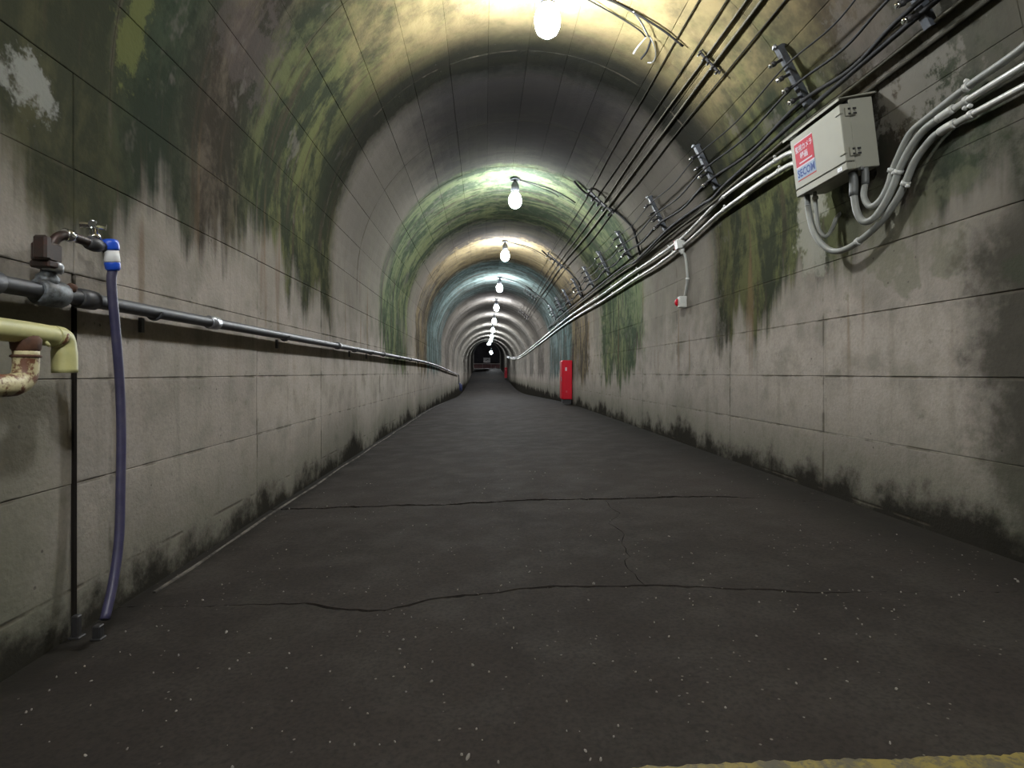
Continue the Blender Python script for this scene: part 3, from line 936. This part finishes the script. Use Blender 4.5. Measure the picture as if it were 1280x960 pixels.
# bottom entries of the cabinet
eA = cab(.085, .055, 0); eB = cab(.060, .012, 0); eC = cab(.115, .372, 0); eD = cab(.095, .338, 0)
dn = lambda p, k: (p.x + .004, p.y, p.z - k)
conduit('flexible_conduit', 'grey flexible conduit curving highest from the frame edge into the cabinet',
        [('bend', [(1.700, .6, 1.86), (1.735, 1.2, 1.86), (1.752, 1.55, 1.82), (1.765, 1.771, 1.767), (1.768, 1.986, 1.747), (1.770, 2.173, 1.718), (1.772, 2.27, 1.695), (1.775, 2.345, 1.620), (1.772, 2.372, 1.574), (1.765, 2.385, 1.524), (1.752, 2.414, 1.467), (1.735, 2.455, 1.446), (1.727, eB.y + .004, 1.50), dn(eB, .065)], .0135, 'flex', 7),
         ('sleeve', [dn(eB, .075), dn(eB, .03), tuple(eB)], .016, 'flex_dark', 3)],
        [((1.768, 1.99, 1.747), (0, 1, -.12), .0135, (.004, 0, .020)), ((1.772, 2.374, 1.581), (0, .45, -1), .0135, None)], (1.78, 2.0, 1.75))
conduit('conduit', 'pale rigid conduit, middle of three right of the cabinet, bending into its underside',
        [('straight_run', [(1.775, .6, 1.745), (1.776, 1.2, 1.730), (1.779, 1.785, 1.713), (1.780, 2.10, 1.699)], .0125, 'conduit', 3),
         ('coupling', [(1.779, 2.06, 1.702), (1.779, 2.11, 1.698), (1.778, 2.135, 1.694)], .0165, 'conduit', 3),
         ('bend', [(1.778, 2.12, 1.696), (1.776, 2.20, 1.680), (1.776, 2.262, 1.645), (1.776, 2.308, 1.602), (1.775, 2.338, 1.561), (1.770, 2.366, 1.504), (1.760, 2.400, 1.445), (1.745, 2.445, 1.394), (1.728, 2.490, 1.388), (1.714, 2.517, 1.44), dn(eA, .10)], .0155, 'flex', 7),
         ('sleeve', [dn(eA, .11), dn(eA, .05), tuple(eA)], .019, 'flex_dark', 3)],
        [((1.780, 2.005, 1.705), (0, 1, -.04), .0125, (.0, .0, -.03)), ((1.775, 2.339, 1.561), (0, .52, -.85), .0155, (.0, .02, .0))], (1.79, 2.0, 1.70))
conduit('conduit', 'pale rigid conduit, lowest right of the cabinet, looping deepest below it',
        [('straight_run', [(1.784, .6, 1.655), (1.784, 1.2, 1.650), (1.785, 1.79, 1.647), (1.785, 2.09, 1.645)], .0125, 'conduit', 3),
         ('coupling', [(1.785, 2.06, 1.646), (1.784, 2.10, 1.645), (1.783, 2.13, 1.641)], .0175, 'conduit', 3),
         ('bend', [(1.783, 2.115, 1.643), (1.780, 2.17, 1.630), (1.778, 2.250, 1.575), (1.778, 2.307, 1.495), (1.776, 2.362, 1.434), (1.770, 2.454, 1.365), (1.752, 2.602, 1.305), (1.735, 2.709, 1.300), (1.712, 2.776, 1.348), (1.695, 2.824, 1.429), (1.688, eC.y + .006, 1.52), dn(eC, .05)], .0148, 'flex', 7),
         ('sleeve', [dn(eC, .06), dn(eC, .03), tuple(eC)], .0135, 'flex_dark', 3)],
        [((1.785, 1.99, 1.646), (0, 1, 0), .0125, (.0, 0, .03)), ((1.778, 2.303, 1.500), (0, .65, -.76), .0148, (.0, -.02, -.020)), ((1.757, 2.57, 1.316), (0, .95, -.3), .0148, None)], (1.79, 2.0, 1.645))
conduit('small_conduit', 'thin grey conduit making a short loop close under the cabinet',
        [('loop', [tuple(eD), dn(eD, .05), (1.699, 2.800, 1.48), (1.706, 2.792, 1.425), (1.725, 2.780, 1.392), (1.750, 2.780, 1.408), (1.775, 2.785, 1.45), (1.800, 2.797, 1.495), (1.83, 2.80, 1.52)], .0098, 'flex', 6)],
        [(dn(eD, .03), (0, 0, 1), .0098, None)], (1.78, 2.8, 1.5))

# two pale conduits that leave the cabinet and run down the tunnel
def wall_run(pts, step=1.0):
    return pts
runA = [cab(.050, .395, .245), cab(.048, .47, .262), (1.722, 3.05, 1.930), (1.728, 3.26, 1.958), (1.727, 3.974, 1.970), (1.740, 4.5, 1.925), (1.748, 4.98, 1.885), (1.751, 5.7, 1.875), (1.752, 6.6, 1.880), (1.755, 8.42, 1.863), (1.755, 10.5, 1.868), (1.757, 12.88, 1.84)]
runB = [cab(.050, .395, .180), cab(.048, .47, .190), (1.745, 3.05, 1.868), (1.747, 3.26, 1.895), (1.749, 4.025, 1.890), (1.757, 4.5, 1.855), (1.760, 4.90, 1.825), (1.764, 5.7, 1.795), (1.767, 6.6, 1.795), (1.771, 8.5, 1.775), (1.772, 10.5, 1.78), (1.774, 12.88, 1.755)]
for y in (16, 19, 22, 25, 28, 32, 36, 42):
    runA.append((1.765, y, 1.86 + drop(y))); runB.append((1.777, y, 1.775 + drop(y)))
for nm, run, r, lab in (('upper', runA, .0125, 'pale conduit running into the distance, upper of the pair left of the cabinet'),
                        ('lower', runB, .0135, 'pale conduit running into the distance, lower of the pair left of the cabinet')):
    t = thing('wall_conduit', lab, 'conduit', (1.80, 3.0, 1.9), 'pair of pale wall conduits')
    og = t.location
    tube('conduit_run', [Vector(p) - og for p in run], r, 'conduit', t, 12, 5)
    cm = catmull(run, 5)
    for yc_ in (3.30, 4.02, 5.25, 6.4, 7.5, 8.7, 9.8, 11):
        i = min(range(len(cm) - 1), key=lambda k: abs(cm[k].y - yc_))
        d = (cm[i + 1] - cm[i]).normalized()
        clamp_ring(t, cm[i] - og, d, r, 'conduit', (-.0, .0, .022) if nm == 'upper' else (.01, 0, .026))
    i = min(range(len(cm) - 1), key=lambda k: abs(cm[k].y - 3.62))
    if nm == 'lower':
        tube('joint_sleeve', [cm[i - 1] - og, cm[i] - og, cm[i + 1] - og], r + .0035, 'conduit', t, 12, 3)

# junction box, drop conduit and alarm button
t = thing('junction_box', 'small grey junction box with a red cover on the wall conduits', 'junction box', (1.772, 4.93, 1.845))
box('housing', (-.028, 0, 0), (.075, .075, .085), 'conduit', t, Euler((0, -.15, 0)).to_matrix(), .006)
box('red_cover', (-.030, .041, .002), (.070, .010, .090), 'red_dull', t, Euler((0, -.15, 0)).to_matrix(), .002)
lathe('lower_hub', [(.028, 0), (.024, .02), (.016, .035), (.014, .05)], 'conduit', t, 12, (-.012, 0, -.040), (.12, 0, -1))
t = thing('drop_conduit', 'thin grey conduit dropping from the junction box to the red button', 'conduit', (1.79, 4.92, 1.6))
og = t.location
tube('conduit_run', [L(1.770, 4.93, 1.775), L(1.785, 4.905, 1.73), L(1.795, 4.895, 1.62), L(1.799, 4.890, 1.53), L(1.800, 4.92, 1.45), L(1.797, 4.955, 1.385)], .0125, 'flex', t, 10, 6)
clamp_ring(t, L(1.799, 4.890, 1.53), (0, 0, 1), .0125, 'conduit')
t = thing('call_button', 'grey box with a red push button below the thin drop conduit', 'button', (1.80, 4.965, 1.335))
box('housing', (-.022, 0, 0), (.064, .070, .100), 'conduit', t, None, .005)
bt = lathe('red_dome', [(.036, 0), (.036, .012), (.030, .026), (.016, .034)], 'red', t, 16, (-.040, .036, 0), (-.6, .8, 0))
lathe('push_knob', [(.010, 0), (.010, .006), (.006, .009)], 'white_pl', bt, 10, (-.058, .062, 0), (-.6, .8, 0))

# ------------------------------------------------------------------ steel racks with studs on the right haunch
def make_rack():
    t = thing('cable_rack', 'rack', 'rack', (0, 0, 0), 'upright racks on the right haunch')
    # local: x out from the concrete, y along the tunnel, z up the curve
    bm = bmesh.new()
    add_box(bm, (.050, 0, 0), (.006, .034, .35)); add_box(bm, (.036, -.015, 0), (.032, .005, .35))
    from_bm('angle_bar', bm, 'rack', t)
    for z in (-.165, .165):
        bm = bmesh.new()
        add_box(bm, (.020, 0, z), (.060, .03, .012)); add_box(bm, (.003, 0, z + .018 * (1 if z > 0 else -1)), (.008, .035, .05))
        from_bm('foot', bm, 'rack', t)
    for k, z in enumerate((-.11, -.045, .020, .105)):
        s_ = lathe('stud', [(.008, 0), (.008, .034), (.014, .036), (.014, .052), (.006, .058)], 'rack_dark', t, 8, (.053, .0, z), (1, .12, 0))
        lathe('stud_cap', [(.011, 0), (.013, .003), (.013, .011), (.007, .016)], 'chrome', s_, 8, (.108, .007, z), (1, .12, 0))
    lathe('head_bolt', [(.012, 0), (.014, .004), (.014, .014), (.006, .02)], 'steel_light', t, 8, (.05, 0, .172), (.7, 0, .7))
    return t
rack0 = make_rack()
rack_spots = [(2.09, 25.5), (2.86, 28), (4.05, 26.5), (5.22, 26.2), (6.50, 26), (7.6, 26), (8.7, 26), (9.8, 26), (11.0, 26), (12.1, 26), (13.3, 26)]
RL = ['steel cable rack cut by the top edge of the frame', 'steel stud rack on the vault just above the cabinet', 'steel stud rack on the haunch left of the cabinet, above the conduits',
      'steel stud rack on the haunch above the junction box', 'steel stud rack on the second stained band']
for i, (y, ph) in enumerate(rack_spots):
    o = rack0 if i == 0 else copy_tree(rack0)
    p = math.radians(ph)
    n2 = Vector((-math.cos(p), 0, -math.sin(p))); u2 = Vector((-math.sin(p), 0, math.cos(p)))
    b = vault(ph, y, 0)
    o.matrix_world = Matrix.Translation(b) @ Matrix(((n2.x, 0, u2.x), (0, 1, 0), (n2.z, 0, u2.z))).to_4x4()
    o['label'] = RL[i] if i < len(RL) else 'small distant stud rack, %s along the right haunch' % ORD[i]
# cross racks higher up the vault with prongs
def make_cross():
    t = thing('prong_rack', 'prong', 'rack', (0, 0, 0), 'prong racks high on the vault')
    bm = bmesh.new()
    add_box(bm, (.060, 0, 0), (.012, .05, .44)); add_box(bm, (.030, .0, .20), (.06, .03, .016)); add_box(bm, (.030, .0, -.20), (.06, .03, .016))
    from_bm('bar', bm, 'rack_dark', t)
    for k in range(5):
        z = -.18 + .09 * k
        s_ = lathe('prong', [(.009, 0), (.009, .04), (.017, .044), (.017, .070), (.008, .078)], 'rack_dark', t, 8, (.064, -.01, z), (1, -.25, 0))
        lathe('prong_tip', [(.008, 0), (.009, .004), (.004, .010)], 'steel_light', s_, 8, (.140, -.029, z), (1, -.25, 0))
    return t
cross0 = make_cross()
CL = ['short dark prong rack across the pipes near the first lamp', 'dark prong rack with a long shadow right of the second lamp', 'dark prong rack on the brown band right of the third lamp', 'dark prong rack on the teal band right of the fourth lamp', 'tiny dark prong rack right of the fifth lamp']
for i, (y, ph, sz) in enumerate(((3.36, 44.5, .42), (6.22, 47, .9), (9.7, 50, .9), (13.9, 54, .9), (17.3, 50, .9))):
    o = cross0 if i == 0 else copy_tree(cross0)
    p = math.radians(ph)
    n2 = Vector((-math.cos(p), 0, -math.sin(p))); u2 = Vector((-math.sin(p), 0, math.cos(p)))
    o.matrix_world = Matrix.Translation(vault(ph, y, 0)) @ Matrix(((n2.x, 0, u2.x), (0, 1, 0), (n2.z, 0, u2.z))).to_4x4() @ Matrix.Diagonal((sz, sz, sz, 1))
    o['label'] = CL[i]

# ------------------------------------------------------------------ cables on the vault
def vcable(name, label, pts, r, mat, n=6, seg=8):
    o = tube(name, [Vector(p) - Vector(pts[0]) for p in pts], r, mat, None, seg, n)
    o.location = pts[0]
    return tag(o, label, 'cable', 'cables along the right of the vault')
rr = random.Random(5)
for i, (ph, r, mat, lab) in enumerate(((54.0, .0032, 'cable_brown', 'thin brown cable on the vault, highest of the straight runs'), (49.5, .0038, 'cable_brown', 'thin brown cable on the vault above the grey pipes'),
                                       (46.2, .0055, 'cable_grey', 'dusty grey pipe on the vault, upper of the two grey runs'), (43.6, .0078, 'cable_grey', 'thickest dusty grey pipe on the vault under the short prong rack'),
                                       (40.0, .0045, 'cable_brown', 'brown cable on the vault, lowest of the straight runs'))):
    vcable('vault_cable', lab, [vault(ph + rr.uniform(-.35, .35) + (1.2 if y > 8 else 0), y, r + .003) for y in (.6, 1.5, 2.4, 3.3, 4.2, 5.2, 6.2, 7.6, 9.7, 12, 14, 17, 20)], r, mat)
# cables carried by the racks
ry = [p[0] for p in rack_spots]
def sagging(ph_fn, off, sag, y0=.7):
    out = [vault(ph_fn(y0), y0, off)]
    for a, b in zip([y0] + ry[:-1], ry):
        m = (a + b) / 2
        out.append(vault(ph_fn(m) - sag, m, off - .015)); out.append(vault(ph_fn(b), b, off))
    return out
vcable('rack_cable', 'thin black cable tied to the tops of the stud racks', sagging(lambda y: 30.5, .066, .9), .0045, 'black')
vcable('rack_cable', 'black cable tied along the middle studs of the racks', sagging(lambda y: 26.0, .072, 1.0), .0065, 'black')
vcable('rack_cable', 'thick black cable slung along the lower studs of the racks', sagging(lambda y: 22.4, .070, 1.2), .010, 'black')
vcable('feeder_cable', 'thick black feeder cable just above the pale conduits', [vault(22.5, .7, .05), vault(21.5, 1.6, .05), vault(21.0, 2.1, .05), vault(20.3, 2.9, .05), vault(19.6, 3.4, .045), vault(18.6, 3.9, .05), vault(17.8, 4.10, .05), vault(18.6, 4.4, .03), vault(18.8, 5.1, .04), vault(16.8, 5.9, .05), vault(16.2, 6.3, .05), vault(17.6, 6.8, .03), vault(17.6, 7.8, .03), vault(16.8, 9.8, .04), vault(17, 12, .03), vault(17, 15, .03)], .012, 'black')
vcable('feeder_cable', 'grey feeder cable beside the thick black one', [vault(19.6, .7, .02), vault(19.2, 1.6, .02), vault(18.9, 2.4, .02), vault(18.9, 2.9, .03), vault(18.2, 3.4, .03), vault(17.2, 3.95, .04), vault(16.6, 4.10, .05), vault(16.8, 4.5, .03), vault(16.6, 5.1, .03), vault(15.7, 6.0, .03), vault(15.4, 6.3, .04), vault(16, 7.2, .02), vault(15.6, 9.8, .03), vault(15.6, 14, .03)], .008, 'cable_grey')
vcable('feeder_cable', 'brown feeder cable lowest against the concrete above the conduits', [vault(17.0, 1.2, .012), vault(16.8, 1.9, .012), vault(16.6, 2.6, .012), vault(17.2, 3.2, .012), vault(17.6, 3.7, .02), vault(16.9, 4.08, .03), vault(17.6, 4.6, .015), vault(17.6, 5.4, .015), vault(16, 6.3, .02), vault(16.5, 8, .015)], .009, 'cable_brown')
# heavy black cable that drops down the second band, and its fellows further on
for (y, a, b, lab) in ((6.30, 62, 18, 'heavy black cable dropping down the vault past the second lamp'), (9.85, 62, 17, 'black cable dropping down the vault past the third lamp'), (13.6, 62, 17, 'black cable dropping down the vault past the fourth lamp')):
    pts = [vault(a + (b - a) * k / 8, y + .14 * math.sin(k * .8) - .02 * k, .016 + .010 * (k % 2)) for k in range(9)]
    vcable('drop_cable', lab, pts, .0125, 'black', 5)

# ------------------------------------------------------------------ red extinguisher boxes
def make_redbox():
    t = thing('extinguisher_box', 'x', 'extinguisher box', (0, 0, 0), 'red boxes along the right wall')
    box('body', (-.10, 0, .40), (.20, .32, .80), 'red', t, None, .008)
    dr = box('door', (-.206, 0, .40), (.012, .30, .77), 'red', t, None, .004)
    box('handle', (-.216, -.11, .42), (.012, .02, .09), 'steel_light', dr)
    sp = box('side_plate', (-.10, -.162, .40), (.186, .006, .77), 'red', t, None, .002)
    box('upper_label', (-.128, -.1655, .62), (.032, .002, .07), 'sticker_pink', sp)
    box('lower_label', (-.118, -.1655, .16), (.030, .002, .040), 'red_dull', sp)
    box('stand', (-.10, 0, -.04), (.17, .28, .09), 'rack_dark', t)
    return t
r0 = make_redbox()
r0.location = (XR - .012, 11.57, .155); r0['label'] = 'tall red extinguisher box standing at the right wall'
r1 = copy_tree(r0); r1.location = (XR - .012, 43.6, floor_z(XR, 43.6) + .09); r1['label'] = 'small distant red box far down the right wall'

# ------------------------------------------------------------------ far end: barrier and notice
yb = 63.2; z0 = drop(yb)
t = thing('barrier', 'low red and white barrier across the far end', 'barrier', (XC, yb, z0))
box('top_rail', (0, 0, .56), (2.9, .07, .10), 'barrier_white', t, None, .01)
for k in range(6):
    box('board', (-1.22 + .488 * k, .0, .27), (.47, .04, .42), 'barrier_red' if k % 2 == 0 else 'barrier_red', t, None, .008)
for x in (-1.40, -.48, .48, 1.40): box('post', (x, .05, .30), (.07, .06, .66), 'barrier_white', t)
t = thing('notice_board', 'white notice board standing on the far barrier', 'sign', (.33, yb + .14, z0))
box('panel', (0, 0, .98), (.78, .03, .54), 'sticker_white', t, None, .008)
bm = bmesh.new()
add_box(bm, (-.02, -.017, .98), (.34, .004, .05), Euler((0, -.6, 0)).to_matrix()); add_box(bm, (.12, -.017, 1.02), (.18, .004, .04), Euler((0, .5, 0)).to_matrix())
from_bm('print', bm, 'seam', t)
for x in (-.25, .25): box('leg', (x, .03, .40), (.04, .04, .90), 'steel', t)

bpy.context.view_layer.update()
